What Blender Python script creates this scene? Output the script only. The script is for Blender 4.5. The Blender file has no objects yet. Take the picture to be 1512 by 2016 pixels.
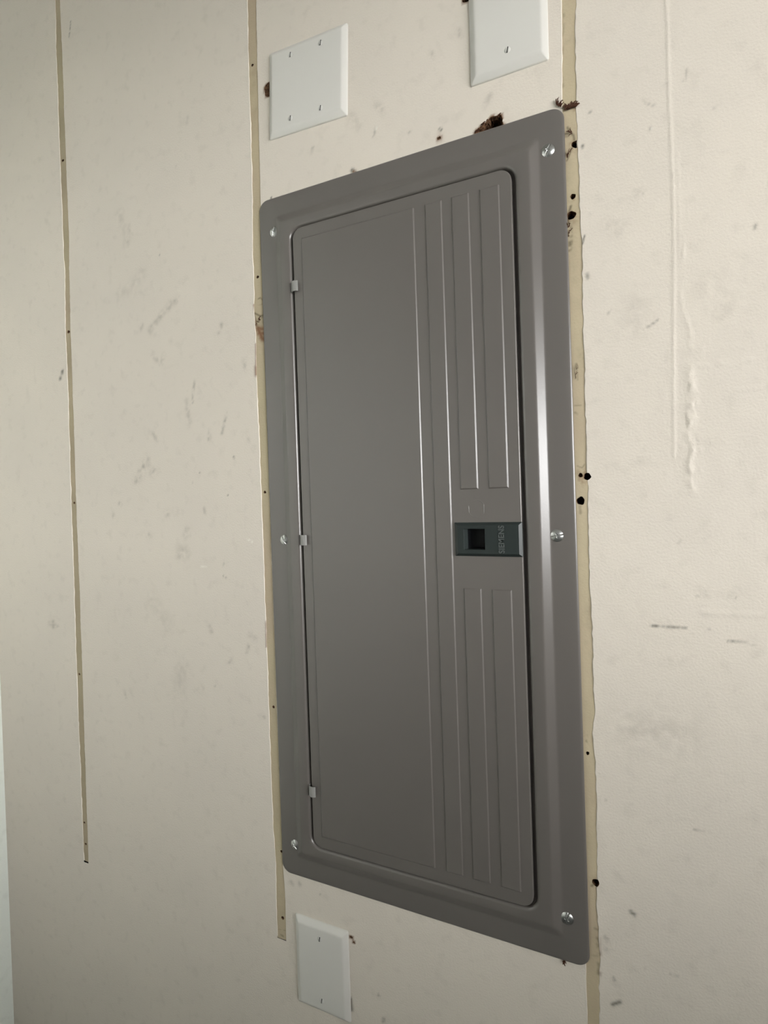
import bpy, bmesh, math, random
import numpy as np
from mathutils import Matrix, Vector

random.seed(7)
rng = np.random.default_rng(11)
SC = bpy.context.scene
COL = SC.collection

# ------------------------------------------------------------------ camera
F_PX, CX, CY = 1000.0, 756.0, 981.548
CAM_LOC = np.array([0.22964427, -0.58391997, 1.60630002])
# rows: camera right / down / forward expressed in world axes
R_CAM = np.array([[0.91548027, 0.400961, -0.03355828],
                  [-0.02731476, -0.02127897, -0.99940037],
                  [-0.40143466, 0.91584796, -0.00852832]])
ZC = 1.55                                   # height of the panel centre above the floor

cd = bpy.data.cameras.new('camera')
cd.sensor_fit = 'HORIZONTAL'
cd.sensor_width = 36.0
cd.lens = F_PX / 1512.0 * 36.0
cd.shift_y = (CY - 1008.0) / 1512.0
cd.clip_start = 0.02
cam = bpy.data.objects.new('camera', cd)
COL.objects.link(cam)
m3 = Matrix([[R_CAM[0][i], -R_CAM[1][i], -R_CAM[2][i]] for i in range(3)])
cam.matrix_world = Matrix.Translation(Vector(CAM_LOC)) @ m3.to_4x4()
SC.camera = cam

# ------------------------------------------------------------------ sky and exposure
world = bpy.data.worlds.new('overcast_sky')
SC.world = world
world.use_nodes = True
bgn = world.node_tree.nodes['Background']
bgn.inputs['Color'].default_value = (1.0, 1.0, 1.0, 1)
bgn.inputs['Strength'].default_value = 16.0
SC.view_settings.view_transform = 'Standard'
SC.view_settings.look = 'None'
SC.view_settings.gamma = 1.0
SC.view_settings.use_curve_mapping = False
SC.view_settings.exposure = 0.63

# the window opening in the right wall (daylight comes in here)
X_LEFT, X_RIGHT, Y_FRONT, Z_CEIL = -0.834, 1.60, -2.9, 2.70
WIN_Y0, WIN_Y1, WIN_Z0, WIN_Z1 = -2.10, -0.38, 1.47, 2.25
SL_Y0, SL_Y1, SL_Z0, SL_Z1 = -0.61, -0.51, 1.70, 2.02       # unseen slit added in the left wall for edge highlights


def portal(name, x, y0, y1, z0, z1, ry):
    l_ = bpy.data.lights.new(name, 'AREA')
    l_.shape = 'RECTANGLE'
    l_.size = z1 - z0
    l_.size_y = y1 - y0
    l_.cycles.is_portal = True
    o_ = bpy.data.objects.new(name, l_)
    COL.objects.link(o_)
    o_.location = (x, (y0 + y1) / 2, (z0 + z1) / 2)
    o_.rotation_euler = (0, math.radians(ry), 0)


portal('window_portal', X_RIGHT + 0.05, WIN_Y0, WIN_Y1, WIN_Z0, WIN_Z1, 90)
portal('slit_portal', X_LEFT - 0.05, SL_Y0, SL_Y1, SL_Z0, SL_Z1, -90)


# ------------------------------------------------------------------ helpers
def P(px, py, d=0.0):
    """point of the photograph on the plane d metres in front of the panel wall -> (X, Z)"""
    v = np.array([(px - CX) / F_PX, (py - CY) / F_PX, 1.0])
    ray = R_CAM.T @ v
    s = (-d - CAM_LOC[1]) / ray[1]
    p = CAM_LOC + s * ray
    return float(p[0]), float(p[2])


def new_obj(name, me, mat=None, parent=None, smooth=False, label=None, cat=None, group=None, kind=None):
    o = bpy.data.objects.new(name, me)
    COL.objects.link(o)
    if mat is not None and not me.materials:
        me.materials.append(mat)
    if parent is not None:
        o.parent = parent
    if smooth:
        me.polygons.foreach_set('use_smooth', np.ones(len(me.polygons), dtype=bool))
    if label: o['label'] = label
    if cat: o['category'] = cat
    if group: o['group'] = group
    if kind: o['kind'] = kind
    return o


def mesh_np(name, verts, faces):
    verts = np.asarray(verts, dtype=np.float32)
    me = bpy.data.meshes.new(name)
    me.from_pydata([], [], [])
    if isinstance(faces, np.ndarray):
        nf, k = faces.shape
        me.vertices.add(len(verts)); me.vertices.foreach_set('co', verts.ravel())
        me.loops.add(nf * k); me.loops.foreach_set('vertex_index', faces.astype(np.int32).ravel())
        me.polygons.add(nf)
        me.polygons.foreach_set('loop_start', np.arange(0, nf * k, k, dtype=np.int32))
        me.update(calc_edges=True); me.validate()
    else:
        me.from_pydata([tuple(map(float, v)) for v in verts], [], faces)
        me.update()
    return me


def box_mesh(name, boxes):
    vs, fs = [], []
    for (x0, x1, y0, y1, z0, z1) in boxes:
        b = len(vs)
        vs += [(x0, y0, z0), (x1, y0, z0), (x1, y1, z0), (x0, y1, z0),
               (x0, y0, z1), (x1, y0, z1), (x1, y1, z1), (x0, y1, z1)]
        fs += [tuple(b + i for i in q) for q in
               ((0, 3, 2, 1), (4, 5, 6, 7), (0, 1, 5, 4), (1, 2, 6, 5), (2, 3, 7, 6), (3, 0, 4, 7))]
    return mesh_np(name, vs, fs)


def rr_loop(hx, hz, r, y, n=8, cx=0.0, cz=0.0):
    """rounded rectangle in the XZ plane, counter-clockwise seen from the room"""
    r = max(r, 1e-5)
    out = []
    for (sx, sz, a0) in ((1, 1, 0), (-1, 1, 90), (-1, -1, 180), (1, -1, 270)):
        for k in range(n + 1):
            a = math.radians(a0 + 90.0 * k / n)
            out.append((cx + sx * (hx - r) + r * math.cos(a), y, cz + sz * (hz - r) + r * math.sin(a)))
    return out


def loft(loops, cap=True, cap_back=False):
    vs, fs = [], []
    n = len(loops[0])
    for L in loops: vs += L
    for i in range(len(loops) - 1):
        for k in range(n):
            a, b = i * n + k, i * n + (k + 1) % n
            fs.append((a, b, b + n, a + n))
    if cap: fs.append(tuple((len(loops) - 1) * n + k for k in range(n)))
    if cap_back: fs.append(tuple(reversed(range(n))))
    return vs, fs


def tube(points, radii, seg=6):
    vs, fs = [], []
    pts = [Vector(p) for p in points]
    for i, p in enumerate(pts):
        d = (pts[min(i + 1, len(pts) - 1)] - pts[max(i - 1, 0)]).normalized()
        u = d.cross(Vector((0.13, 0.9, 0.41))).normalized()
        w = d.cross(u)
        r = radii[i] if hasattr(radii, '__len__') else radii
        for k in range(seg):
            a = 2 * math.pi * k / seg
            vs.append(tuple(p + u * math.cos(a) * r + w * math.sin(a) * r))
    for i in range(len(pts) - 1):
        for k in range(seg):
            a, b = i * seg + k, i * seg + (k + 1) % seg
            fs.append((a, b, b + seg, a + seg))
    fs.append(tuple(range(seg)))
    fs.append(tuple((len(pts) - 1) * seg + k for k in reversed(range(seg))))
    return vs, fs


def join(parts):
    vs, fs = [], []
    for v, f in parts:
        b = len(vs)
        vs += list(v)
        fs += [tuple(b + i for i in q) for q in f]
    return vs, fs


def vnoise(x, z, scale, seed):
    g = np.random.default_rng(seed).random((64, 64))
    u, v = x / scale + 13.37, z / scale + 7.91
    iu, iv = np.floor(u).astype(int), np.floor(v).astype(int)
    fu, fv = u - iu, v - iv
    fu, fv = fu * fu * (3 - 2 * fu), fv * fv * (3 - 2 * fv)
    a, b = g[iu % 64, iv % 64], g[(iu + 1) % 64, iv % 64]
    c, d = g[iu % 64, (iv + 1) % 64], g[(iu + 1) % 64, (iv + 1) % 64]
    return (a * (1 - fu) + b * fu) * (1 - fv) + (c * (1 - fu) + d * fu) * fv


# ------------------------------------------------------------------ materials
def mat_base(name, col, rough=0.5, spec=0.5, metal=0.0):
    m = bpy.data.materials.new(name)
    m.use_nodes = True
    b = m.node_tree.nodes['Principled BSDF']
    b.inputs['Base Color'].default_value = (*col, 1)
    b.inputs['Roughness'].default_value = rough
    b.inputs['Metallic'].default_value = metal
    b.inputs['Specular IOR Level'].default_value = spec
    return m, m.node_tree, b


def nd(nt, t, **kw):
    n = nt.nodes.new(t)
    for k, v in kw.items(): setattr(n, k, v)
    return n


def noise_node(nt, scale, detail=3, rough=0.55, stretch=None):
    tc = nd(nt, 'ShaderNodeTexCoord')
    n = nd(nt, 'ShaderNodeTexNoise')
    n.inputs['Scale'].default_value = scale
    n.inputs['Detail'].default_value = detail
    n.inputs['Roughness'].default_value = rough
    if stretch:
        mp = nd(nt, 'ShaderNodeMapping')
        mp.inputs['Scale'].default_value = stretch
        nt.links.new(tc.outputs['Object'], mp.inputs['Vector'])
        nt.links.new(mp.outputs['Vector'], n.inputs['Vector'])
    else:
        nt.links.new(tc.outputs['Object'], n.inputs['Vector'])
    return n


def mixc(nt, fac, a, b):
    m = nd(nt, 'ShaderNodeMix', data_type='RGBA')
    for s, v in ((0, fac), (6, a), (7, b)):
        if isinstance(v, bpy.types.NodeSocket): nt.links.new(v, m.inputs[s])
        elif s == 0: m.inputs[0].default_value = v
        else: m.inputs[s].default_value = (*v, 1)
    return m.outputs[2]


def mrange(nt, v, a, b, c=0.0, d=1.0):
    n = nd(nt, 'ShaderNodeMapRange')
    nt.links.new(v, n.inputs[0])
    for i, q in enumerate((a, b, c, d)): n.inputs[i + 1].default_value = q
    return n.outputs[0]


def bump(nt, b, h, strength, dist):
    n = nd(nt, 'ShaderNodeBump')
    n.inputs['Strength'].default_value = strength
    n.inputs['Distance'].default_value = dist
    nt.links.new(h, n.inputs['Height'])
    nt.links.new(n.outputs['Normal'], b.inputs['Normal'])
    return n


def attr(nt, name):
    a = nd(nt, 'ShaderNodeAttribute')
    a.attribute_name = name
    return a.outputs['Fac']


def wall_material(name, base, alt, dirt_col=(0.20, 0.183, 0.15), brown=(0.20, 0.095, 0.045), rough=0.6, bs=0.35):
    m, nt, b = mat_base(name, base, rough, 0.3)
    n1 = noise_node(nt, 5.0, 5)
    c = mixc(nt, mrange(nt, n1.outputs['Fac'], 0.35, 0.7), base, alt)
    n3 = noise_node(nt, 55.0, 5)
    c = mixc(nt, mrange(nt, n3.outputs['Fac'], 0.55, 0.85, 0.0, 0.16), c, dirt_col)
    c = mixc(nt, attr(nt, 'dirt'), c, dirt_col)
    c = mixc(nt, attr(nt, 'brown'), c, brown)
    c = mixc(nt, attr(nt, 'bright'), c, (0.86, 0.83, 0.74))
    nt.links.new(c, b.inputs['Base Color'])
    n2 = noise_node(nt, 420.0, 3)
    bump(nt, b, n2.outputs['Fac'], bs, 0.0012)
    return m


M = {}
M['paint'] = wall_material('cream_wall_paint', (0.71, 0.648, 0.562), (0.68, 0.622, 0.545))
M['strip'] = wall_material('bare_tan_strip', (0.53, 0.46, 0.305), (0.48, 0.385, 0.28), (0.20, 0.17, 0.11), rough=0.75, bs=0.25)
M['mint'] = wall_material('pale_mint_paint', (0.78, 0.82, 0.75), (0.75, 0.79, 0.73))
M['ceiling'], nt, b = mat_base('ceiling_beige', (0.31, 0.31, 0.30), 0.8, 0.2)
n = noise_node(nt, 60.0); bump(nt, b, n.outputs['Fac'], 0.3, 0.004)
M['room'], nt, b = mat_base('room_grey', (0.29, 0.29, 0.285), 0.7, 0.3)
n = noise_node(nt, 300.0); bump(nt, b, n.outputs['Fac'], 0.2, 0.001)
M['floor'], nt, b = mat_base('floor_concrete', (0.16, 0.15, 0.14), 0.7, 0.3)
n = noise_node(nt, 8.0, 6); nt.links.new(mixc(nt, n.outputs['Fac'], (0.115, 0.12, 0.12), (0.19, 0.197, 0.20)), b.inputs['Base Color'])
M['paving'], nt, b = mat_base('paving', (0.43, 0.43, 0.42), 0.9, 0.2)
n = noise_node(nt, 3.0, 6); nt.links.new(mixc(nt, n.outputs['Fac'], (0.38, 0.38, 0.37), (0.48, 0.48, 0.47)), b.inputs['Base Color'])
M['trim'], nt, b = mat_base('window_white', (0.75, 0.75, 0.72), 0.4, 0.4)
M['panel'], nt, b = mat_base('grey_enamel', (0.136, 0.123, 0.111), 0.30, 0.85)
n = noise_node(nt, 700.0, 2); bump(nt, b, n.outputs['Fac'], 0.12, 0.0003)
M['hinge'], nt, b = mat_base('hinge_grey', (0.27, 0.265, 0.25), 0.38, 0.5)
M['box'], nt, b = mat_base('box_interior', (0.03, 0.029, 0.028), 0.6, 0.3)
M['latch'], nt, b = mat_base('latch_plastic', (0.019, 0.026, 0.0245), 0.40, 0.5)
n = noise_node(nt, 900.0, 2); bump(nt, b, n.outputs['Fac'], 0.1, 0.0003)
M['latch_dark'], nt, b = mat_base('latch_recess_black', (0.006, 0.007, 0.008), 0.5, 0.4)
M['letter'], nt, b = mat_base('latch_lettering', (0.075, 0.085, 0.082), 0.45, 0.5)
M['zinc'], nt, b = mat_base('zinc_plated_steel', (0.60, 0.60, 0.585), 0.24, 0.5, 1.0)
n = noise_node(nt, 600.0, 3); nt.links.new(mrange(nt, n.outputs['Fac'], 0.3, 0.7, 0.29, 0.36), b.inputs['Roughness'])
M['plate'], nt, b = mat_base('white_plate', (0.66, 0.642, 0.595), 0.30, 0.5)
n = noise_node(nt, 900.0, 2); bump(nt, b, n.outputs['Fac'], 0.06, 0.0003)
M['pscrew'], nt, b = mat_base('painted_screw', (0.62, 0.61, 0.57), 0.32, 0.5)
M['slot'], nt, b = mat_base('screw_slot', (0.05, 0.05, 0.045), 0.6, 0.3)
M['hole'], nt, b = mat_base('torn_board', (0.045, 0.024, 0.014), 0.9, 0.1)
n = noise_node(nt, 380.0, 4)
nt.links.new(mixc(nt, mrange(nt, n.outputs['Fac'], 0.35, 0.7), (0.035, 0.018, 0.010), (0.23, 0.125, 0.07)), b.inputs['Base Color'])
bump(nt, b, n.outputs['Fac'], 0.9, 0.002)
M['black'], nt, b = mat_base('cavity_black', (0.016, 0.010, 0.007), 0.9, 0.1)
M['fibre'], nt, b = mat_base('brown_fibre', (0.075, 0.035, 0.022), 0.85, 0.1)
M['chip'], nt, b = mat_base('dark_chip', (0.07, 0.06, 0.05), 0.8, 0.2)

# ------------------------------------------------------------------ room shell
wall_back = new_obj('wall_back', box_mesh('wall_back', [(X_LEFT - 0.1, X_RIGHT + 0.1, 0.075, 0.13, 0, Z_CEIL)]), M['box'],
                    label='cream painted board wall with bare tan strips where battens were pulled off', kind='structure')
new_obj('floor', box_mesh('floor', [(X_LEFT - 0.1, X_RIGHT + 0.1, Y_FRONT - 0.1, 0.13, -0.1, 0)]), M['floor'], label='grey concrete floor of the room', kind='structure')
new_obj('ceiling', box_mesh('ceiling', [(X_LEFT - 0.1, X_RIGHT + 0.1, Y_FRONT - 0.1, 0.13, Z_CEIL, Z_CEIL + 0.1)]), M['ceiling'], label='grey beige ceiling above the panel wall', kind='structure')
new_obj('wall_left', box_mesh('wall_left', [
    (X_LEFT - 0.1, X_LEFT, Y_FRONT, SL_Y0, 0, Z_CEIL), (X_LEFT - 0.1, X_LEFT, SL_Y1, 0.075, 0, Z_CEIL),
    (X_LEFT - 0.1, X_LEFT, SL_Y0, SL_Y1, 0, SL_Z0), (X_LEFT - 0.1, X_LEFT, SL_Y0, SL_Y1, SL_Z1, Z_CEIL)]), M['mint'], label='pale mint side wall at the left edge', kind='structure')
new_obj('wall_front', box_mesh('wall_front', [(X_LEFT - 0.1, X_RIGHT + 0.1, Y_FRONT - 0.1, Y_FRONT, 0, Z_CEIL)]), M['room'], label='plain grey wall behind the viewer', kind='structure')
XO = X_RIGHT + 0.1
new_obj('wall_right', box_mesh('wall_right', [
    (X_RIGHT, XO, Y_FRONT, WIN_Y0, 0, Z_CEIL), (X_RIGHT, XO, WIN_Y1, 0.075, 0, Z_CEIL),
    (X_RIGHT, XO, WIN_Y0, WIN_Y1, 0, WIN_Z0), (X_RIGHT, XO, WIN_Y0, WIN_Y1, WIN_Z1, Z_CEIL)]), M['room'],
    label='plain grey side wall with the window opening', kind='structure')
win = new_obj('window_1', box_mesh('window_1', [
    (X_RIGHT - 0.02, XO, WIN_Y0 - 0.05, WIN_Y0, WIN_Z0 - 0.05, WIN_Z1 + 0.05), (X_RIGHT - 0.02, XO, WIN_Y1, WIN_Y1 + 0.05, WIN_Z0 - 0.05, WIN_Z1 + 0.05),
    (X_RIGHT - 0.02, XO, WIN_Y0, WIN_Y1, WIN_Z0 - 0.05, WIN_Z0), (X_RIGHT - 0.02, XO, WIN_Y0, WIN_Y1, WIN_Z1, WIN_Z1 + 0.05)]), M['trim'],
    label='white framed window opening in the right wall', kind='structure')

new_obj('added_slit', box_mesh('added_slit', [
    (X_LEFT - 0.1, X_LEFT + 0.012, SL_Y0 - 0.03, SL_Y0, SL_Z0 - 0.03, SL_Z1 + 0.03), (X_LEFT - 0.1, X_LEFT + 0.012, SL_Y1, SL_Y1 + 0.03, SL_Z0 - 0.03, SL_Z1 + 0.03),
    (X_LEFT - 0.1, X_LEFT + 0.012, SL_Y0, SL_Y1, SL_Z0 - 0.03, SL_Z0), (X_LEFT - 0.1, X_LEFT + 0.012, SL_Y0, SL_Y1, SL_Z1, SL_Z1 + 0.03)]), M['trim'],
    label='narrow white framed light slit added in the left wall, out of view', kind='structure')  # added opening, gives the panel's left-facing edges a highlight
# outside the window: paved ground and an unseen roof added to cut steep skylight
new_obj('added_roof', box_mesh('added_roof', [(XO, XO + 2.0, -7.0, 3.0, 2.42, 2.52)]), M['room'], label='unseen flat roof added outside the window to shape the daylight', kind='structure')
new_obj('ground', box_mesh('ground', [(XO, XO + 40.0, -40.0, 40.0, -0.35, -0.15)]), M['paving'], label='pale paved ground outside the window', kind='structure')

# ------------------------------------------------------------------ the panel wall
PAN_HX, PAN_HZ = 0.1992, 0.465
# edges of the three bare strips, read along their length (pixel row -> left, right)
S1L = [(108, 0), (109.5, 95), (118, 317), (124, 476), (127, 540), (127.6, 640), (132.9, 749), (139.3, 980), (145.6, 1158), (149, 1291), (157, 1490), (163.4, 1655), (165, 1694)]
S1R = [(118, 0), (122, 95), (130, 317), (136, 476), (136.5, 540), (138.7, 640), (142.6, 749), (149.3, 980), (156.9, 1158), (161, 1291), (167.4, 1490), (173, 1655), (174, 1694)]
S2L = [(486.6, 0), (490, 159), (495, 317), (496.4, 397), (497, 500), (499.4, 538), (500, 618), (503, 657), (504.5, 757), (511, 900), (518, 1078), (524, 1257), (532.5, 1500), (537.6, 1628), (542.7, 1705), (543.5, 1770), (546, 1845)]
S2R = [(504.3, 0), (507, 159), (511.2, 317), (513, 397), (518, 600), (531, 1000), (545, 1400), (558, 1720), (562, 1770), (563, 1845)]
S3L = [(1105.3, 0), (1106, 132), (1106, 190), (1112, 500), (1130, 1100), (1147, 1700), (1153, 1905), (1155.7, 2016)]
S3R = [(1134, 0), (1134, 132), (1135, 190), (1138.5, 265), (1142, 397), (1146, 480), (1149, 640), (1152, 766), (1155.7, 908), (1157.5, 980), (1161, 1143), (1168, 1286), (1170, 1400), (1167, 1432), (1173, 1500), (1174, 1545), (1175.7, 1640), (1176.5, 1786), (1181, 1890), (1181.4, 2016)]


def edge_fn(pts, seed, amp):
    q = sorted((P(*p)[1], P(*p)[0]) for p in pts)
    zz = np.array([a for a, _ in q]); xx = np.array([c for _, c in q])
    def f(z):
        j = (vnoise(z, z * 0 + seed, 0.006, seed) - 0.5) * amp + (vnoise(z, z * 0 + seed, 0.03, seed + 1) - 0.5) * amp
        return np.interp(z, zz, xx) + j
    return f, zz[0], zz[-1]


e1l, z1end, _ = edge_fn(S1L, 21, 0.0009); e1r, _, _ = edge_fn(S1R, 22, 0.0011)
e2l, z2end, _ = edge_fn(S2L, 23, 0.0009); e2r, _, _ = edge_fn(S2R, 24, 0.0006)
e3l, _, _ = edge_fn(S3L, 25, 0.0005); e3r, _, _ = edge_fn(S3R, 26, 0.0016)

# ---- holes: (px, py, rx_px, rz_px, surface, depth_m)
HOLES = [
    (1133, 283, 9, 8, 'strip', 0.009), (1128, 386, 6, 6, 'strip', 0.006), (1125, 423, 10, 9, 'strip', 0.009),
    (1156.5, 938, 8, 8, 'both', 0.009), (1143, 935.5, 5, 5, 'strip', 0.004), (1143, 986, 9, 9, 'strip', 0.009),
    (1173, 1738.5, 8, 8, 'both', 0.009), (1157, 1483.5, 3.6, 4, 'strip', 0.009),
    (496.4, 127.5, 2.6, 3, 'strip', 0.012), (506.8, 545, 2.8, 3.2, 'strip', 0.012), (520.7, 969, 2.6, 3, 'strip', 0.012),
    (538, 1392, 2.6, 3, 'strip', 0.012), (556, 1808, 3, 3.4, 'strip', 0.012), (553.5, 1677, 2.4, 2.6, 'strip', 0.012),
    (123, 315.5, 2.6, 2.8, 'strip', 0.004), (134, 653, 3, 3, 'strip', 0.003), (145.6, 990, 2, 2.4, 'strip', 0.012),
    (155.6, 1327.5, 2, 2.2, 'strip', 0.012), (165.5, 1620, 1.8, 2, 'strip', 0.012), (168, 1662, 2, 2.2, 'strip', 0.012),
    (529, 176, 9.5, 16, 'paint', 0.0025), (920, -4, 13, 8, 'paint', 0.02),
    (864, 272, 4.8, 3.8, 'paint', 0.0015), (691.5, 1845, 4.6, 2.6, 'paint', 0.0012), (697, 1855.5, 3.0, 2.4, 'paint', 0.0012),
]
HD = []
for i, (px, py, rxp, rzp, surf, dep) in enumerate(HOLES):
    x, z = P(px, py)
    x2, _ = P(px + rxp, py); _, z2 = P(px, py - rzp)
    HD.append((x, z, abs(x2 - x), abs(z2 - z), surf, dep, 100 + i))
# the torn gap above the top edge of the panel: a ragged outline
RAG = [P(*p) for p in [(934, 263), (940, 254), (946, 250), (953, 243), (961, 237.5), (965, 231), (971, 228.5), (979, 228), (986.5, 225.5), (988, 231), (990, 235), (989, 240), (991.5, 246), (994, 275), (930, 290)]]


def hole_r(h, ang):
    x, z, rx, rz, surf, dep, seed = h
    j = 0.9 + 0.06 * np.sin(ang * 3 + seed) + 0.04 * np.sin(ang * 5 + seed * 2.1)
    return j * (rx * rz) / np.sqrt((rz * np.cos(ang)) ** 2 + (rx * np.sin(ang)) ** 2)


def in_poly(x, z, poly):
    ins = np.zeros(x.shape, bool)
    n_ = len(poly)
    for i in range(n_):
        (x1, z1), (x2, z2) = poly[i], poly[(i + 1) % n_]
        c = ((z1 > z) != (z2 > z))
        with np.errstate(divide='ignore', invalid='ignore'):
            xi = (x2 - x1) * (z - z1) / (z2 - z1 if z2 != z1 else 1e-12) + x1
        ins ^= c & (x < xi)
    return ins


def snap_poly(x, z, poly):
    best = np.full(x.shape, 1e9); bx, bz = x.copy(), z.copy()
    n_ = len(poly)
    for i in range(n_):
        (x1, z1), (x2, z2) = poly[i], poly[(i + 1) % n_]
        t = np.clip(((x - x1) * (x2 - x1) + (z - z1) * (z2 - z1)) / ((x2 - x1) ** 2 + (z2 - z1) ** 2), 0, 1)
        qx, qz = x1 + t * (x2 - x1), z1 + t * (z2 - z1)
        d = (x - qx) ** 2 + (z - qz) ** 2
        k = d < best
        best[k] = d[k]; bx[k] = qx[k]; bz[k] = qz[k]
    return bx, bz


class Grid:
    """collects structured patches of one surface in the XZ plane"""
    def __init__(self): self.X, self.Z, self.Y, self.Fc, self.n = [], [], [], [], 0

    def patch(self, xs, zs, y=None):
        """xs: (rows, cols) x positions for every row, zs: (rows,)"""
        r, c = xs.shape
        Z = np.repeat(zs[:, None], c, 1)
        Y = np.zeros_like(xs) if y is None else y
        idx = np.arange(r * c).reshape(r, c) + self.n
        f = np.stack([idx[:-1, :-1], idx[:-1, 1:], idx[1:, 1:], idx[1:, :-1]], -1).reshape(-1, 4)
        self.X.append(xs.ravel()); self.Z.append(Z.ravel()); self.Y.append(Y.ravel()); self.Fc.append(f); self.n += r * c

    def done(self):
        return np.concatenate(self.X), np.concatenate(self.Y), np.concatenate(self.Z), np.concatenate(self.Fc)


def cut(X, Z, Fc, holes, polys):
    fx, fz = X[Fc].mean(1), Z[Fc].mean(1)
    keep = np.ones(len(Fc), bool)
    for h in holes:
        near = (abs(fx - h[0]) < h[2] * 1.6 + .003) & (abs(fz - h[1]) < h[3] * 1.6 + .003)
        ii = np.where(near)[0]
        ang = np.arctan2(fz[ii] - h[1], fx[ii] - h[0])
        ins = np.hypot(fx[ii] - h[0], fz[ii] - h[1]) < hole_r(h, ang)
        dead = ii[ins]
        keep[dead] = False
        vv = np.unique(Fc[dead])
        if len(vv):
            a = np.arctan2(Z[vv] - h[1], X[vv] - h[0]); r = hole_r(h, a)
            X[vv] = h[0] + r * np.cos(a); Z[vv] = h[1] + r * np.sin(a)
    for poly in polys:
        xs_ = [p[0] for p in poly]; zs_ = [p[1] for p in poly]
        ii = np.where((fx > min(xs_) - .004) & (fx < max(xs_) + .004) & (fz > min(zs_) - .004) & (fz < max(zs_) + .004))[0]
        dead = ii[in_poly(fx[ii], fz[ii], poly)]
        keep[dead] = False
        vv = np.intersect1d(np.unique(Fc[dead]), np.unique(Fc[keep]))
        X[vv], Z[vv] = snap_poly(X[vv], Z[vv], poly)
    return Fc[keep]


def seg_dist(X, Z, pts):
    d = np.full(X.shape, 1e9)
    for (x1, z1), (x2, z2) in zip(pts[:-1], pts[1:]):
        L = (x2 - x1) ** 2 + (z2 - z1) ** 2 + 1e-12
        t = np.clip(((X - x1) * (x2 - x1) + (Z - z1) * (z2 - z1)) / L, 0, 1)
        d = np.minimum(d, np.hypot(X - x1 - t * (x2 - x1), Z - z1 - t * (z2 - z1)))
    return d


def window_idx(X, Z, pts, m):
    xs_ = [p[0] for p in pts]; zs_ = [p[1] for p in pts]
    return np.where((X > min(xs_) - m) & (X < max(xs_) + m) & (Z > min(zs_) - m) & (Z < max(zs_) + m))[0]


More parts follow.
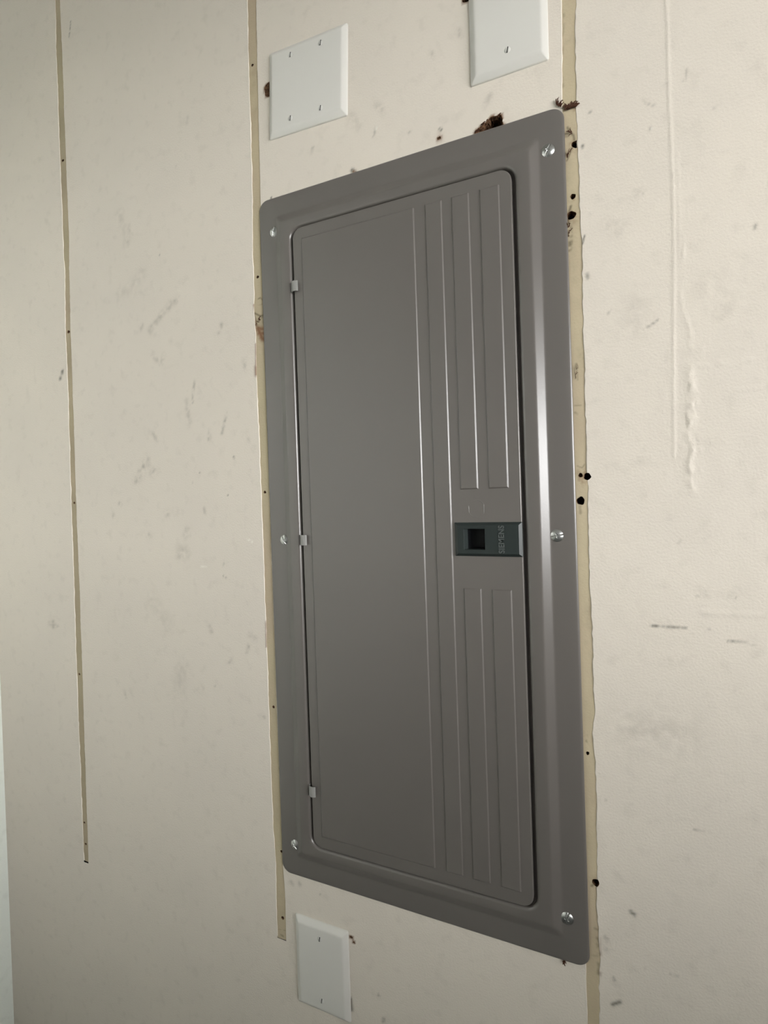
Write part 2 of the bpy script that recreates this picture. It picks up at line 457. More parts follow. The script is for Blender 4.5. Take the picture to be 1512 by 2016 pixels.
# smudges and scuffs on the paint: polyline in photo pixels, half width in mm, strength, breakup scale in mm
SMUDGE = [
    ([(295, 650), (318, 620), (350, 588)], 5, .22, 5), ([(275, 650), (280, 642)], 4, .18, 4), ([(300, 700), (318, 716), (322, 700)], 4, .16, 4),
    ([(432, 653), (436, 640)], 3.2, .42, 9), ([(383, 750), (380, 775), (379, 792)], 2, .34, 3), ([(368, 790), (372, 830)], 5, .17, 4),
    ([(446, 815), (437, 852)], 2.6, .30, 4), ([(413, 850), (412, 866)], 4, .22, 4), ([(272, 940), (290, 910)], 7, .30, 6), ([(276, 935), (268, 948)], 4, .25, 5),
    ([(298, 932), (303, 926)], 5, .2, 4), ([(302, 855), (308, 866)], 4, .16, 4), ([(480, 712), (484, 728)], 3, .18, 4), ([(486, 850), (490, 870)], 3, .13, 5),
    ([(356, 1092), (366, 1086)], 9, .22, 7), ([(325, 1013), (330, 1010)], 5, .2, 5), ([(222, 1015), (224, 1012)], 4, .22, 5), ([(235, 991), (238, 993)], 3, .22, 4),
    ([(417, 1243), (413, 1233)], 4, .24, 5), ([(486, 1286), (490, 1270)], 2.5, .26, 3), ([(450, 1305), (458, 1299)], 4, .2, 4), ([(493, 1250), (502, 1258)], 5, .14, 3),
    ([(516, 1407), (521, 1413)], 1.6, .5, 4), ([(99, 1227), (111, 1233)], 4, .34, 3), ([(104, 1222), (106, 1236)], 2.4, .3, 3), ([(254, 445), (252, 480)], 4, .15, 4),
    ([(330, 605), (340, 595)], 5, .16, 4), ([(368, 232), (368, 242)], 3, .17, 3), ([(235, 420), (250, 470)], 9, .09, 6), ([(280, 540), (240, 580)], 10, .08, 6),
    ([(360, 1310), (350, 1360)], 12, .09, 6), ([(300, 1180), (330, 1230)], 14, .08, 6), ([(245, 1360), (248, 1372)], 3, .16, 3), ([(398, 1350), (400, 1356)], 2, .3, 3),
    ([(402, 1000), (404, 1010)], 2.5, .26, 3), ([(370, 1040), (366, 1055)], 6, .15, 5), ([(292, 1053), (296, 1053)], 4, .16, 4),
    # right of the panel
    ([(1156, 540), (1157, 549)], 1.8, .55, 6), ([(1266, 648), (1280, 641), (1294, 631)], 0.9, .55, 9), ([(1197, 617), (1202, 612)], 1.1, .6, 9), ([(1240, 608), (1246, 605)], 0.9, .42, 4),
    ([(1250, 600), (1240, 640)], 16, .08, 6), ([(1400, 560), (1425, 600)], 18, .09, 6), ([(1280, 252), (1280, 255)], 1.5, .6, 9), ([(1262, 192), (1270, 202), (1283, 207), (1290, 208)], 0.9, .38, 9),
    ([(1352, 136), (1350, 157)], 0.9, .35, 6), ([(1344, 157), (1345, 158)], 1.2, .4, 9), ([(1250, 379), (1264, 378)], 3, .24, 3), ([(1487, 444), (1486, 450)], 1.4, .5, 9), ([(1160, 222), (1164, 219)], 0.9, .5, 9),
    ([(1200, 440), (1216, 450)], 9, .12, 4), ([(1306, 168), (1314, 166)], 1.2, .4, 6), ([(1420, 205), (1405, 212)], 1.0, .2, 4),
    ([(1371, 1175), (1384, 1176), (1397, 1177)], 0.8, .75, 2.4), ([(1432, 1178), (1449, 1177)], 0.8, .7, 2), ([(1280, 1231), (1310, 1235), (1351, 1236)], 0.9, .8, 2.6), ([(1306, 1234), (1322, 1235)], 1.6, .75, 2.2),
    ([(1433, 1261), (1450, 1263), (1486, 1269)], 0.9, .55, 2), ([(1336, 1068), (1339, 1066)], 1.2, .7, 9), ([(1383, 1207), (1440, 1210), (1508, 1213)], 0.6, .3, 5),
    ([(1250, 1440), (1330, 1450)], 26, .12, 7), ([(1366, 1632), (1385, 1635), (1403, 1638)], 0.8, .4, 2.4), ([(1394, 1238), (1398, 1239)], 1.0, .4, 4),
    ([(1242, 1795), (1249, 1801)], 1.8, .85, 30), ([(1206, 1978), (1221, 1973)], 1.9, .8, 30), ([(1320, 1918), (1334, 1924)], 1.0, .75, 6), ([(1444, 1956), (1449, 1958)], 1.5, .55, 9), ([(1208, 1926), (1210, 1929)], 1.4, .5, 9),
    ([(1195, 1845), (1192, 1852)], 3.5, .25, 3), ([(1270, 1905), (1271, 1906)], 1.0, .4, 9), ([(1190, 1862), (1193, 1870)], 3, .2, 3), ([(1147, 479), (1149, 470), (1151, 465)], 0.9, .9, 30),
    ([(1147, 287), (1147, 289)], 1.5, .85, 20), ([(1193, 1576), (1194, 1577)], 0.9, .6, 9),
    # left of and above the panel
    ([(119, 746), (123, 730)], 1.9, .85, 30), ([(139, 43), (138, 56), (136, 73)], 1.4, .6, 2.4), ([(346, 326), (346, 328)], 1.2, .6, 9), ([(314, 500), (314, 502)], 1.2, .6, 9),
    ([(616, 290), (614, 300)], 2, .3, 3), ([(740, 250), (736, 268)], 1.6, .3, 3), ([(805, 258), (808, 262)], 1.6, .35, 3), ([(866, 254), (868, 257)], 1.4, .7, 9), ([(740, 205), (752, 215)], 4, .14, 3),
    ([(870, 232), (876, 236)], 4, .12, 3), ([(958, 205), (964, 188)], 4, .16, 4), ([(630, 1760), (630, 1762)], 1.2, .6, 9), ([(573, 1736), (577, 1742)], 2.4, .25, 3), ([(589, 1737), (591, 1742)], 2.6, .3, 4),
    ([(460, 899), (461, 901)], 1.2, .7, 9), ([(393, 931), (394, 932)], 1.0, .6, 9), ([(378, 949), (379, 950)], 1.1, .7, 9), ([(452, 949), (453, 950)], 1.1, .7, 9), ([(448, 974), (449, 975)], 1.0, .7, 9),
    ([(439, 1134), (440, 1135)], 1.2, .6, 9), ([(445, 1138), (446, 1139)], 1.2, .7, 9), ([(441, 1105), (440, 1115)], 1.6, .35, 4), ([(422, 1352), (424, 1350)], 1, .4, 4),
    ([(690, 1966), (691, 1973)], 2.0, .9, 30), ([(691, 1979), (692, 1987)], 2.4, .9, 30), ([(745, 1958), (747, 1962)], 1.3, .4, 9), ([(756, 2005), (753, 2012)], 2, .4, 4),
    ([(527, 170), (521, 182)], 3.2, .2, 3), ([(848, 104), (852, 112)], 3, .2, 3), ([(903, 60), (908, 72)], 3.5, .22, 3), ([(693, 335), (700, 342)], 2.2, .85, 20), ([(534, 389), (533, 396)], 1.0, .8, 20), ([(690, 225), (705, 250)], 6, .10, 4),
]
BROWN = [([(863, 268), (866, 276)], 3.6, .8, 4), ([(500, 600), (506, 640)], 1.4, .9, 20), ([(503, 676), (503.5, 720)], 1.0, .8, 20), ([(503.5, 722), (504, 738)], 2.4, .9, 20),
         ([(522.5, 1225), (524, 1274)], 1.0, .75, 20), ([(505, 645), (506, 665)], 1.6, .9, 20), ([(696, 338), (700, 340)], 1.8, .9, 20), ([(1181, 1848), (1182, 1880)], 1.4, .5, 4), ([(1181, 1905), (1182, 1918)], 1.6, .7, 6)]
BRIGHT = [([(486, 1061), (497, 1067)], 0.8, .8, 20), ([(396, 1115), (407, 1115)], 0.8, .8, 3), ([(740, 250), (741, 253)], 1.2, .8, 20), ([(1283, 253), (1283, 255)], 1.0, .6, 20)]
# raised plaster ridges on the right part of the wall: polyline, half width mm, height mm, breakup mm
RIDGE = [
    ([(1311, -10), (1314, 60), (1317, 190), (1321, 280), (1325, 380), (1327, 500), (1326, 600), (1326, 760), (1327, 900)], 1.3, 0.55, 40),
    ([(1333, 300), (1337, 420), (1338, 520)], 1.6, 0.25, 20),
    ([(1346, 470), (1343, 540), (1339, 585), (1347, 622), (1359, 650)], 1.7, 0.65, 14), ([(1357, 664), (1357, 678), (1364, 687), (1382, 686)], 1.6, 0.55, 9), ([(1358, 657), (1360, 660)], 2.4, 0.8, 30),
    ([(1345, 718), (1383, 720), (1410, 716), (1440, 714), (1470, 709), (1512, 706)], 2.2, 0.75, 6), ([(1430, 771), (1470, 765), (1512, 762)], 1.6, 0.4, 8), ([(1420, 684), (1470, 682), (1512, 676)], 1.8, 0.35, 8),
    ([(1359, 730), (1361, 760), (1360, 780)], 4.0, 1.5, 6), ([(1363, 780), (1371, 795)], 2.2, 1.1, 8), ([(1360, 798), (1362, 825), (1355, 850)], 4.2, 1.4, 5), ([(1357, 860), (1361, 895), (1358, 935), (1359, 965)], 3.4, 1.2, 6),
    ([(1352, 885), (1343, 878)], 2.2, 0.5, 6), ([(1362, 968), (1370, 971)], 2, .6, 9), ([(1376, 860), (1379, 900), (1375, 960)], 3.0, 0.35, 6),
    ([(1380, 1205), (1400, 1207), (1440, 1209), (1512, 1212)], 1.8, 0.7, 30), ([(1250, 800), (1290, 790)], 2.4, .2, 6), ([(1318, 690), (1317, 900)], 2.2, .22, 9), ([(1308, 760), (1312, 960)], 3, .2, 7),
]


def paint_layers(X, Z, layers, gain=1.0):
    out = np.zeros(X.shape)
    for i, (pts, w, s, br) in enumerate(layers):
        q = [P(*p) for p in pts]
        w_, b_ = w / 1000, br / 1000
        ii = window_idx(X, Z, q, w_ * 3.2 + .002)
        if not len(ii): continue
        d = seg_dist(X[ii], Z[ii], q)
        g = np.exp(-(d / w_) ** 2)
        if br < 15:
            nz = vnoise(X[ii], Z[ii], b_, 300 + i) * 0.65 + vnoise(X[ii], Z[ii], b_ * .45, 301 + i) * 0.35
            g = g * np.clip((nz - 0.25) * 2.2, 0, 1.15)
        v = g * s * gain
        out[ii] = np.maximum(out[ii], v)
    return out


# ---- painted layer
ZS = np.concatenate([[0.0, 0.2, 0.38], np.arange(0.45, 2.6001, 0.0025), [2.65, Z_CEIL]])
nr = len(ZS)
g = Grid()
def cols(a, b, step): return np.linspace(0, 1, max(2, int(round((b - a) / step)) + 1))
def between(L, Rr, t): return L[:, None] + (Rr - L)[:, None] * t[None, :]
one = np.ones(nr)
a1, b1, a2, b2, a3, b3 = e1l(ZS), e1r(ZS), e2l(ZS), e2r(ZS), e3l(ZS), e3r(ZS)
g.patch(between(X_LEFT * one, a1, cols(-.834, -.72, .003)), ZS)
g.patch(between(b1, a2, cols(-.70, -.22, .0025)), ZS)
g.patch(between(b2, a3, cols(-.2, .19, .0025)), ZS)
XB = 0.42
g.patch(between(b3, XB * one, cols(.20, .42, .0014)), ZS)
g.patch(between(XB * one, X_RIGHT * one, np.linspace(0, 1, 12)), ZS)
for (a, b_, ze) in ((a1, b1, z1end), (a2, b2, z2end)):     # the paint runs on below the two shorter strips
    k = np.where(ZS <= ze)[0]
    g.patch(between(a[k], b_[k], np.linspace(0, 1, 7)), ZS[k])
# thin edge of the paint layer along the strips
THK = 0.0008
def skirt(x, k, sgn):
    xs = np.stack([x[k], x[k] + sgn * .0010], 1)
    y = np.stack([np.zeros(len(k)), np.full(len(k), THK + .0006)], 1)
    g.patch(xs, ZS[k], y)
kall = np.arange(nr)
k1 = np.where(ZS >= z1end)[0]; k2 = np.where(ZS >= z2end)[0]
for x, k, sg in ((a1, k1, 1), (b1, k1, -1), (a2, k2, 1), (b2, k2, -1), (a3, kall, 1), (b3, kall, -1)): skirt(x, k, sg)
X, Y, Z, Fc = g.done()
BOXP = [(-.152, ZC - .421), (.152, ZC - .421), (.152, ZC + .421), (-.152, ZC + .421)]
Fc = cut(X, Z, Fc, [h for h in HD if h[4] in ('paint', 'both')], [RAG, BOXP])
right = X > 0.2
hgt = np.zeros(X.shape)
hgt[right] = paint_layers(X[right], Z[right], [(p, w, s, b_) for p, w, s, b_ in RIDGE]) / 1000
und = (vnoise(X, Z, .05, 71) - .5) * .0005 + (vnoise(X, Z, .013, 72) - .5) * .00022 * np.where(X > .2, 1.6, .6)
front = Y < 1e-6
edge_fade = np.ones(X.shape)
Y = np.where(front, Y - hgt - und * (X > b3.min()), Y)
dirt = paint_layers(X, Z, SMUDGE, 1.0) * np.where(X > .2, 1.25, 1.6)
brown = paint_layers(X, Z, BROWN)

for h in HD:
    if h[4] != 'paint': continue
    ii = window_idx(X, Z, [(h[0], h[1])], max(h[2], h[3]) * 2 + .002)
    a = np.arctan2(Z[ii] - h[1], X[ii] - h[0])
    d = np.hypot(X[ii] - h[0], Z[ii] - h[1]) - hole_r(h, a)
    brown[ii] = np.maximum(brown[ii], np.clip(1 - d / .0011, 0, 1) * .8)
ii = window_idx(X, Z, RAG, .006)
sx, sz = snap_poly(X[ii], Z[ii], RAG)
brown[ii] = np.maximum(brown[ii], np.clip(1.1 - np.hypot(X[ii] - sx, Z[ii] - sz) / .0018, 0, 1) * (vnoise(X[ii], Z[ii], .004, 88) > .35))
bright = paint_layers(X, Z, BRIGHT)
bright[~front] = 0.25


def add_attr(me, name, arr):
    a = me.attributes.new(name, 'FLOAT', 'POINT')
    a.data.foreach_set('value', np.clip(arr, 0, 1).astype(np.float32))


def grid_object(name, X, Y, Z, Fc, mat, attrs, **kw):
    used = np.unique(Fc)
    remap = np.full(len(X), -1); remap[used] = np.arange(len(used))
    me = mesh_np(name, np.stack([X, Y, Z], 1)[used], remap[Fc])
    for k, v in attrs.items(): add_attr(me, k, v[used])
    return new_obj(name, me, mat, **kw)


grid_object('paint_layer', X, Y, Z, Fc, M['paint'], dict(dirt=dirt, brown=brown, bright=bright), parent=wall_back, smooth=True,
            label='scuffed cream paint coat with torn edges')

# ---- the bare strips
STRIP_DIRT = [
    # strip right of the panel
    ([(1117, 250), (1122, 259), (1129, 266), (1131, 276)], 1.1, 1, 30), ([(1126, 290), (1121, 304), (1116, 316)], 0.9, .95, 30), ([(1124, 405), (1119, 420), (1118, 440)], 1.4, 1, 30), ([(1122, 450), (1124, 470), (1121, 490)], 3, .85, 3),
    ([(1134, 715), (1131, 732), (1133, 745)], 0.8, .75, 30), ([(1136, 724), (1137, 748)], 0.7, .6, 30), ([(1131, 798), (1144, 798)], .7, .55, 30), ([(1132, 812), (1137, 815)], 1.2, .6, 9), ([(1136, 917), (1146, 921), (1151, 914)], 0.7, .6, 30),
    ([(1142, 996), (1143, 1010)], 1.6, .55, 9), ([(1150, 1450), (1156, 1447), (1154, 1460), (1160, 1465)], 0.9, .75, 4), ([(1165, 1745), (1169, 1742)], 1.3, .9, 30), ([(1172, 1830), (1179, 1832)], 1.6, .8, 9),
    ([(1178, 1850), (1180, 1880)], 2.4, .75, 4), ([(1165, 1880), (1178, 1884)], 1.8, .8, 6), ([(1179, 1900), (1180, 1918)], 2.4, .9, 8), ([(1135, 60), (1110, 90)], 4, .15, 6), ([(1110, 20), (1108, 100)], 1.6, .35, 5),
    ([(1108, 150), (1108, 170)], 1.6, .5, 5), ([(1120, 300), (1132, 600)], 5, .14, 9), ([(1140, 690), (1148, 712)], 4, .3, 5), ([(1155, 1200), (1163, 1290)], 6, .22, 8), ([(1107, 96), (1108, 104)], 1.2, .8, 9),
    # strip left of the panel
    ([(503, 590), (512, 586), (517, 590)], 1.2, .8, 5), ([(506, 600), (515, 598)], 1.4, .8, 3), ([(500, 616), (512, 622), (519, 620)], 1.5, 1, 30), ([(515, 623), (519, 640)], 1.8, .7, 5), ([(500, 618), (506, 642)], 0.9, .95, 30),
    ([(500, 150), (505, 230)], 4, .16, 8), ([(548, 1795), (560, 1812)], 1.2, .5, 5), ([(547, 1830), (562, 1833)], 1.0, .5, 4), ([(551, 1840), (557, 1844)], 1.6, .9, 8), ([(531, 1300), (540, 1500)], 3, .14, 9),
    ([(487, 0), (490, 150)], 1.2, .35, 9), ([(503, 0), (506, 150)], 1.2, .35, 9),
    # narrow strip further left
    ([(109, 0), (124, 460), (140, 980), (166, 1690)], 1.1, .38, 12), ([(119, 0), (136, 460), (149, 980), (173, 1690)], 0.8, .34, 12), ([(166, 1690), (172, 1692)], 1.6, .8, 6), ([(164, 1672), (172, 1668)], 1.2, .55, 4),
    ([(116, 200), (133, 480)], 4, .12, 10), ([(150, 1150), (160, 1330)], 4, .14, 10), ([(160, 1440), (168, 1640)], 4, .2, 10),
]
STRIP_BROWN = [([(507, 649), (516, 647)], 3.6, .85, 30), ([(509, 656), (518, 656)], 3.6, .9, 30), ([(513, 664), (519, 668)], 3.2, .9, 30), ([(507, 646), (511, 655), (516, 667)], 3.6, .95, 30), ([(508, 645), (516, 648)], 2.6, .9, 30), ([(497, 140), (500, 250)], 6, .14, 9), ([(1126, 205), (1130, 214)], 3, .5, 4), ([(1133, 283), (1135, 285)], 7, .55, 3),
               ([(1126, 424), (1128, 424)], 7.5, .6, 3), ([(1149, 937), (1151, 938)], 7.5, .75, 3), ([(1129, 387), (1130, 388)], 4.4, .4, 3), ([(500, 618), (504, 640)], 1.6, .8, 12), ([(1174, 1740), (1175, 1741)], 6, .35, 3)]


def strip(eL, eR, z0, z1, label, grime):
    zs = np.arange(z0 - .0005, z1 + .001, 0.0010)
    L, Rr = eL(zs) - .0015, eR(zs) + .0015
    g2 = Grid()
    t = np.linspace(0, 1, max(8, int((Rr - L).mean() / .0009)))
    xs = between(L, Rr, t)
    zz = np.repeat(zs[:, None], len(t), 1)
    y = THK + (vnoise(xs, zz, .012, 91) - .5) * .0006
    g2.patch(xs, zs, y)
    X, Y, Z, Fc = g2.done()
    Fc = cut(X, Z, Fc, [h for h in HD if h[4] in ('strip', 'both')], [RAG, BOXP])
    grid_object('bare_strip', X, Y, Z, Fc, M['strip'], dict(dirt=np.maximum(paint_layers(X, Z, STRIP_DIRT), grime * (.6 + .8 * vnoise(X, Z, .05, 55))), brown=paint_layers(X, Z, STRIP_BROWN), bright=np.zeros(X.shape)),
                parent=wall_back, smooth=True, label=label)


strip(e1l, e1r, z1end, Z_CEIL, 'narrow bare strip far left of the panel', .34)
strip(e2l, e2r, z2end, Z_CEIL, 'bare tan strip along the left side of the panel', .12)
strip(e3l, e3r, 0.0, Z_CEIL, 'bare tan strip with drilled holes along the right side of the panel', .03)

# ---- the cavities behind the holes
for h in HD:
    x, z, rx, rz, surf, dep, seed = h
    y0 = 0.0001 if surf == 'paint' else THK + .0001
    L = []
    for (f_, y) in ((1.12, y0), (1.0, y0 + .0012), (.96, y0 + dep * .5), (.9, y0 + dep)):
        ring = []
        for k in range(20):
            a = 2 * math.pi * k / 20
            r = float(hole_r(h, np.array(a))) * f_
            ring.append((x + r * math.cos(a), y, z + r * math.sin(a)))
        L.append(ring)
    vs, fs = loft(L)
    me = mesh_np('hole', vs, fs)
    me.materials.append(M['hole']); me.materials.append(M['black'])
    me.polygons[len(me.polygons) - 1].material_index = 1 if dep > .008 else 0
    new_obj('drilled_hole' if max(rx, rz) > .0035 else 'nail_hole', me, None, wall_back)
L = []
cxr, czr = np.mean([p[0] for p in RAG]), np.mean([p[1] for p in RAG])
fine = []
for (p, q) in zip(RAG, RAG[1:] + RAG[:1]):
    for k in range(6):
        t = k / 6
        fine.append((p[0] + (q[0] - p[0]) * t, p[1] + (q[1] - p[1]) * t))
for i, y in enumerate((0.0, .0015, .004, .008, .012, .022)):
    ring = []
    for k, (x, z) in enumerate(fine):
        j = random.uniform(-.0011, .0011) if i else 0.0003
        s = 1 - (0.02 + 0.05 * i)
        ring.append((cxr + (x - cxr) * s + j, y, czr + (z - czr) * s + j))
    L.append(ring)
vs, fs = loft(L)
me = mesh_np('torn_gap', vs, fs); me.materials.append(M['hole']); me.materials.append(M['black'])
me.polygons[len(me.polygons) - 1].material_index = 1
new_obj('torn_gap', me, None, wall_back, label='ragged dark hole in the board above the panel edge')


def tuft(pts_px, n, length, name='torn_fibre', up=(0, 1), spread=.8, r=.0006, mat='fibre'):
    parts = []
    for i in range(n):
        t = random.random() * (len(pts_px) - 1)
        k = min(int(t), len(pts_px) - 2); u = t - k
        x, z = P(pts_px[k][0] * (1 - u) + pts_px[k + 1][0] * u, pts_px[k][1] * (1 - u) + pts_px[k + 1][1] * u)
        a = math.atan2(up[1], up[0]) + random.uniform(-spread, spread)
        l = length * random.uniform(.4, 1.1)
        pp = []
        c = random.uniform(-1.2, 1.2)
        x += random.uniform(-.001, .001); z += random.uniform(-.0008, .0008)
        for s in range(5):
            f_ = s / 4
            pp.append((x, -.0008 - .0016 * math.sin(f_ * 2.2), z))
            x += math.cos(a + c * f_) * l / 4; z += math.sin(a + c * f_) * l / 4
        parts.append(tube(pp, [r * (1.4 - .2 * s) for s in range(5)], 5))
    vs, fs = join(parts)
    return new_obj(name, mesh_np(name, vs, fs), M[mat], wall_back, smooth=True)


tuft([(1098, 207), (1110, 213), (1122, 214), (1132, 208)], 40, .0050, up=(0.1, 1), spread=1.4, r=.0005)
tuft([(1112, 217), (1122, 212), (1134, 209)], 30, .005, up=(1, .35), spread=.5, r=.0007)
tuft([(1098, 208), (1096, 198)], 6, .006, up=(-.1, 1), spread=.5, r=.0004)
tuft([(936, 262), (948, 248), (966, 233), (985, 227)], 10, .0035, up=(1, .2), spread=.6, r=.0005)
tuft([(1119, 256), (1129, 266)], 7, .005, up=(-1, .3), spread=.7, r=.0004)
tuft([(1120, 300), (1117, 313)], 5, .005, up=(.4, 1), spread=.5, r=.0004)
tuft([(1110, 1886), (1111, 1893)], 5, .004, up=(.2, -1), spread=.5, r=.0006)
tuft([(1119, 440), (1122, 470)], 9, .004, up=(.6, 1), spread=1.2, r=.0004)
tuft([(1133, 745), (1136, 720)], 5, .007, up=(.2, 1), spread=.4, r=.00022)
tuft([(504, 640), (514, 622)], 8, .006, up=(.5, -1), spread=.5, r=.0004)


# ------------------------------------------------------------------ electrical panel
def empty(name, loc, label, cat, group=None, rot=0.0):
    o = bpy.data.objects.new(name, None)
    o.empty_display_size = 0.05
    COL.objects.link(o)
    o.location = loc
    o.rotation_euler = (0, rot, 0)
    o['label'] = label; o['category'] = cat
    if group: o['group'] = group
    return o


panel = empty('electrical_panel', (0, 0, ZC), 'tall grey metal breaker panel cover with a hinged ribbed door and dark latch', 'electrical panel')

# cover frame: flange, bevel, raised border, rolled edge round the door opening
prof = [(.1992, .4650, .0140, -.0001), (.1992, .4650, .0140, -.0010), (.1988, .4646, .0136, -.0016), (.1978, .4636, .0126, -.0021), (.1960, .4618, .0110, -.0024),
        (.1880, .4540, .0080, -.0027), (.1742, .4392, .0045, -.0027), (.1728, .4378, .0045, -.0028), (.1718, .4367, .0045, -.0031), (.1709, .4357, .0045, -.0035),
        (.1640, .4283, .0045, -.0072), (.1631, .4273, .0045, -.0076), (.1621, .4263, .0045, -.0079), (.1607, .4250, .0045, -.0080),
        (.1510, .4170, .0190, -.0080), (.1494, .4157, .0176, -.0077), (.1481, .4147, .0165, -.0069), (.1472, .4140, .0158, -.0057), (.1468, .4136, .0155, -.0040), (.1468, .4136, .0155, -.0014), (.1400, .4060, .0120, -.0012)]
vs, fs = loft([rr_loop(*p, n=10) for p in prof], cap=False)
new_obj('cover_frame', mesh_np('cover_frame', vs, fs), M['panel'], panel, smooth=True)
vs, fs = loft([rr_loop(.1505, .4185, .002, 0.0, n=2), rr_loop(.1505, .4185, .002, .06, n=2)])
new_obj('panel_box', mesh_np('panel_box', vs, fs), M['box'], panel)

# door: rolled rim, then an embossed sheet
DH, DV = .1430, .4122
DY = -.0078
EMB = .0013
rects = [(-.1294, .0288, -.3967, .3967), (.0422, .0632, -.3967, .3967),
         (.0744, .0955, .0585, .3967), (.1071, .1298, .0585, .3967), (.0744, .0955, -.3967, -.0555), (.1071, .1298, -.3967, -.0555)]
LX0, LX1, LZ0, LZ1 = .0667, .1434, -.0183, .0205          # latch outline
WX0, WX1, WZ0, WZ1 = .0779, .1018, -.0104, .0132          # latch window
ix, iz = .1360, .4035
RAMP = .0016
offs = (-.0003, 0, .0002, .0005, .0008, .0011, .0014, .0016, .0019)
xl, zl = {-ix, ix, WX0, WX1}, {-iz, iz, WZ0, WZ1}
for (x0, x1, z0, z1) in rects:
    for o_ in offs: xl |= {round(x0 + o_, 5), round(x1 - o_, 5)}; zl |= {round(z0 + o_, 5), round(z1 - o_, 5)}
xl |= set(np.round(np.linspace(-.12, .02, 12), 5)); zl |= set(np.round(np.linspace(-.39, .39, 40), 5))
xl, zl = np.array(sorted(xl)), np.array(sorted(zl))
GX, GZ = np.meshgrid(xl, zl)
Hh = np.zeros(GX.shape)
def sm(t): t = np.clip(t, 0, 1); return t * t * (3 - 2 * t)
for (x0, x1, z0, z1) in rects:
    s = np.minimum(np.minimum(GX - x0, x1 - GX), np.minimum(GZ - z0, z1 - GZ)) / RAMP
    Hh = np.maximum(Hh, EMB * sm(s))
nzr, nxr = GX.shape
idx = np.arange(nzr * nxr).reshape(nzr, nxr)
q = np.stack([idx[:-1, :-1], idx[:-1, 1:], idx[1:, 1:], idx[1:, :-1]], -1).reshape(-1, 4)
cxm, czm = GX.ravel()[q].mean(1), GZ.ravel()[q].mean(1)
q = q[~((cxm > WX0) & (cxm < WX1) & (czm > WZ0) & (czm < WZ1))]
sheet = (list(map(tuple, np.stack([GX.ravel(), (DY - Hh).ravel(), GZ.ravel()], 1))), [tuple(f) for f in q])
rim = loft([rr_loop(DH, DV, .0140, -.0005, n=10), rr_loop(DH, DV, .0140, DY + .0010, n=10), rr_loop(DH - .0003, DV - .0003, .0137, DY + .0004, n=10),
            rr_loop(DH - .0009, DV - .0009, .0131, DY, n=10), rr_loop(DH - .0016, DV - .0016, .0124, DY, n=10), rr_loop(ix, iz, .0002, DY, n=10)], cap=False)
vs, fs = join([rim, sheet])
door = new_obj('door', mesh_np('door', vs, fs), M['panel'], panel, smooth=True)
# stamped round mark above the latch
def arc_tube(cx, cz, rx, rz, a0, a1, r, y, n=18):
    pts = []
    for k in range(n + 1):
        a = math.radians(a0 + (a1 - a0) * k / n)
        c, s = math.cos(a), math.sin(a)
        pts.append((cx + rx * max(min(c, .86), -.93), y, cz + rz * s))
    return tube(pts, [r * .3] + [r] * (n - 1) + [r * .3], 6)
vs, fs = join([arc_tube(.0925, .0360, .0098, .0100, -38, 105, .00042, DY + .0001), arc_tube(.0925, .0360, .0098, .0100, 152, 285, .00042, DY + .0001)])
new_obj('stamped_mark', mesh_np('stamped_mark', vs, fs), M['panel'], door, smooth=True)

# latch
lcx, lcz, lhx, lhz = (LX0 + LX1) / 2, (LZ0 + LZ1) / 2, (LX1 - LX0) / 2, (LZ1 - LZ0) / 2
def rect(x0, x1, z0, z1, y): return [(x1, y, z1), (x0, y, z1), (x0, y, z0), (x1, y, z0)]
LF = DY - .0042
loops = [rect(LX0, LX1, LZ0, LZ1, DY + .0004), rect(LX0, LX1, LZ0, LZ1, DY - .0012), rect(LX0 + .0002, LX1 - .0002, LZ0 + .0002, LZ1 - .0002, DY - .0015),
         rect(LX0 + .0034, LX1 - .0034, LZ0 + .0030, LZ1 - .0030, LF + .0002), rect(LX0 + .0037, LX1 - .0037, LZ0 + .0033, LZ1 - .0033, LF),
         rect(WX0 - .0003, WX1 + .0003, WZ0 - .0003, WZ1 + .0003, LF), rect(WX0, WX1, WZ0, WZ1, LF + .0004)]
vs, fs = loft(loops, cap=False)
latch = new_obj('latch', mesh_np('latch', vs, fs), M['latch'], panel, label='dark green-black plastic latch')
loops = [rect(WX0, WX1, WZ0, WZ1, LF + .0004), rect(WX0 + .0030, WX1, WZ0 + .0002, WZ1 - .0002, LF + .0060), rect(WX0 + .0045, WX1, WZ0 + .0004, WZ1 - .0004, LF + .0200)]
vs, fs = loft(loops)
me = mesh_np('latch_recess', vs, fs)
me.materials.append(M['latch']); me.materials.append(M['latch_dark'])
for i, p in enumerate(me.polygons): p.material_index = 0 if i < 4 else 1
new_obj('latch_recess', me, None, latch)
fc = bpy.data.curves.new('lettering', 'FONT')
fc.body = 'SIEMENS'
fc.size = 0.0088
fc.extrude = 0.0004
fc.bevel_depth = 0.00012
fc.offset = 0.00012
fc.space_character = 1.06
fc.align_x = 'CENTER'; fc.align_y = 'CENTER'
to = bpy.data.objects.new('lettering_tmp', fc)
COL.objects.link(to)
bpy.context.view_layer.update()
me = bpy.data.meshes.new_from_object(to.evaluated_get(bpy.context.evaluated_depsgraph_get()))
bpy.data.objects.remove(to)
xs_ = [v.co.x for v in me.vertices]
me.transform(Matrix.Diagonal((.0312 / (max(xs_) - min(xs_)), 1, 1, 1)))
me.name = 'lettering'; me.materials.clear()
lt = new_obj('lettering', me, M['letter'], latch)
# stand the text up on the latch face, reading from bottom to top
lt.matrix_local = Matrix.Translation((.1208, LF - .0002, .0013)) @ Matrix(((0, -1, 0, 0), (0, 0, -1, 0), (1, 0, 0, 0), (0, 0, 0, 1)))

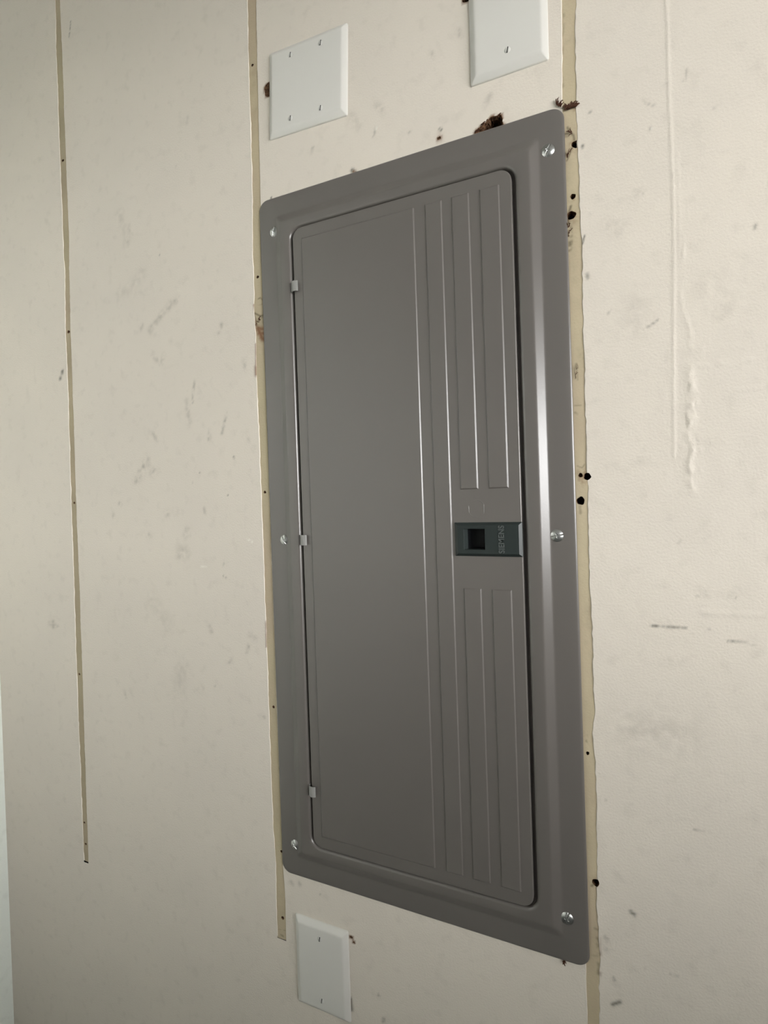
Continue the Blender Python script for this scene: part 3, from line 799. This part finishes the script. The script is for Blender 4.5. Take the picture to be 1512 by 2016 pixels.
# hinges: a rolled tab that grips the door edge
def hinge_mesh():
    prof = []
    for k in range(11):
        t = k / 10
        a = math.radians(190 - 146 * t)
        prof.append((-.1402 + .0070 * math.cos(a), -.0066 - .0058 * math.sin(a)))
    th = .0010
    inner = []
    for k in range(11):
        t = k / 10
        a = math.radians(190 - 146 * t)
        inner.append((-.1402 + (.0070 - th) * math.cos(a), -.0066 - (.0058 - th) * math.sin(a)))
    ring = prof + inner[::-1]
    hz = .0068
    vs = [(x, y, -hz) for x, y in ring] + [(x, y, hz) for x, y in ring]
    n_ = len(ring)
    fs = [(k, (k + 1) % n_, n_ + (k + 1) % n_, n_ + k) for k in range(n_)]
    for k in range(10):
        o_ = n_ * 2 - 2 - 0
        fs.append((k + 1, k, n_ - 1 - k, n_ - 2 - k))
        fs.append((n_ + k, n_ + k + 1, 2 * n_ - 2 - k, 2 * n_ - 1 - k))
    return mesh_np('hinge', vs, fs)


hm = hinge_mesh()
for zc in (.3350, -.0010, -.3365):
    o = new_obj('hinge', hm, M['hinge'], panel)
    o.location = (0, 0, zc)


# cover screws: domed heads with a slot and a shallow cross
def screw_mesh(name, r, dome, slot_w, slot_d, cross, rings=22, seg=64):
    vs, fs = [], []
    rad = [r * math.sqrt(i / rings) if i < rings * .4 else r * (math.sqrt(.4) + (1 - math.sqrt(.4)) * (i - rings * .4) / (rings * .6)) for i in range(1, rings + 1)]
    def h(x, z):
        d = min(1.0, math.hypot(x, z) / r)
        y = dome * math.sqrt(max(0, 1 - (d * .93) ** 2)) - dome * math.sqrt(1 - .93 ** 2)
        def groove(u, v, lim, w):
            return max(0, min(1, (w - abs(u)) / (w * .35))) * max(0, min(1, (lim - abs(v)) / (r * .08)))
        g_ = groove(x, z, r * 1.2, slot_w)
        if cross: g_ = max(g_, groove(z, x, r * .34, slot_w * .8), groove(x, z, r * .34, slot_w * 1.1))
        return y - slot_d * g_ * (1 if d < .95 else .6)
    vs.append((0, -h(0, 0), 0))
    for rr in rad:
        for k in range(seg):
            a = 2 * math.pi * k / seg
            x, z = rr * math.cos(a), rr * math.sin(a)
            vs.append((x, -max(h(x, z), -.0002), z))
    for k in range(seg):
        a = 2 * math.pi * k / seg
        vs.append((r * .98 * math.cos(a), .0012, r * .98 * math.sin(a)))
    for k in range(seg): fs.append((0, 1 + k, 1 + (k + 1) % seg))
    for i in range(rings):
        for k in range(seg):
            a, b = 1 + i * seg + k, 1 + i * seg + (k + 1) % seg
            fs.append((a, a + seg, b + seg, b))
    return mesh_np(name, vs, fs)


sm1 = screw_mesh('screw', .0070, .0038, .00065, .0017, True, rings=30, seg=96)
for (px, py, rot) in ((538, 455, 12), (1078.5, 294, 25), (558.5, 1063, -28), (1096, 1055, 78), (580, 1665, -35), (1116, 1811, 20)):
    x, z = P(px, py, .0045)
    o = new_obj('screw', sm1, M['zinc'], panel, smooth=True)
    o.location = (x, -.0026, z - ZC)
    o.rotation_euler = (0, math.radians(rot), 0)


# ------------------------------------------------------------------ blank wall plates
psm = screw_mesh('plate_screw', .0036, .0019, .00062, .0012, False, rings=14, seg=32)


def wall_plate(label, cx, cz, hx, hz, screws, thick, rot=0.0):
    root = empty('wall_plate', (cx, 0, cz), label, 'wall plate', 'blank white wall plates', rot)
    t = thick
    prof = [(0, .0022, .0006), (0, .0022, -.0012), (.0004, .0020, -.0018), (.0010, .0018, -.0024), (.0054, .0012, -t * .86), (.0064, .0011, -t * .94), (.0075, .0010, -t * .985), (.0090, .0010, -t)]
    vs, fs = loft([rr_loop(hx - i_, hz - i_, r_, y_, n=5) for i_, r_, y_ in prof])
    new_obj('plate', mesh_np('plate', vs, fs), M['plate'], root, smooth=True)
    for (sx, sz, a) in screws:
        o = new_obj('screw', psm, M['pscrew'], root, smooth=True)
        o.location = (sx, -t + .0001, sz)
        o.rotation_euler = (0, math.radians(a), 0)
        so = new_obj('slot', SLOT, M['slot'], o)
    return root


SLOT = box_mesh('slot', [(-.00050, .00050, -.0009, -.0003, -.0031, .0031)])
wall_plate('wide square white blank plate hung slightly crooked above the panel, four screws', -.1160, ZC + .5990, .0598, .0575,
           [(-.0230, .0411, 8), (.0230, .0411, 12), (-.0230, -.0411, 8), (.0230, -.0411, 10)], .0060, math.radians(2.4))
wall_plate('white blank plate cut off by the top of the photo, above the panel corner', .1432, ZC + .5827, .0427, .0637,
           [(0, -.0417, 12), (0, .0417, 5)], .0062, math.radians(0.4))
wall_plate('white blank plate just below the lower left of the panel, two screws', -.1395, ZC - .5800, .0410, .0610,
           [(0, .0417, 8), (0, -.0417, 10)], .0062, 0.0)
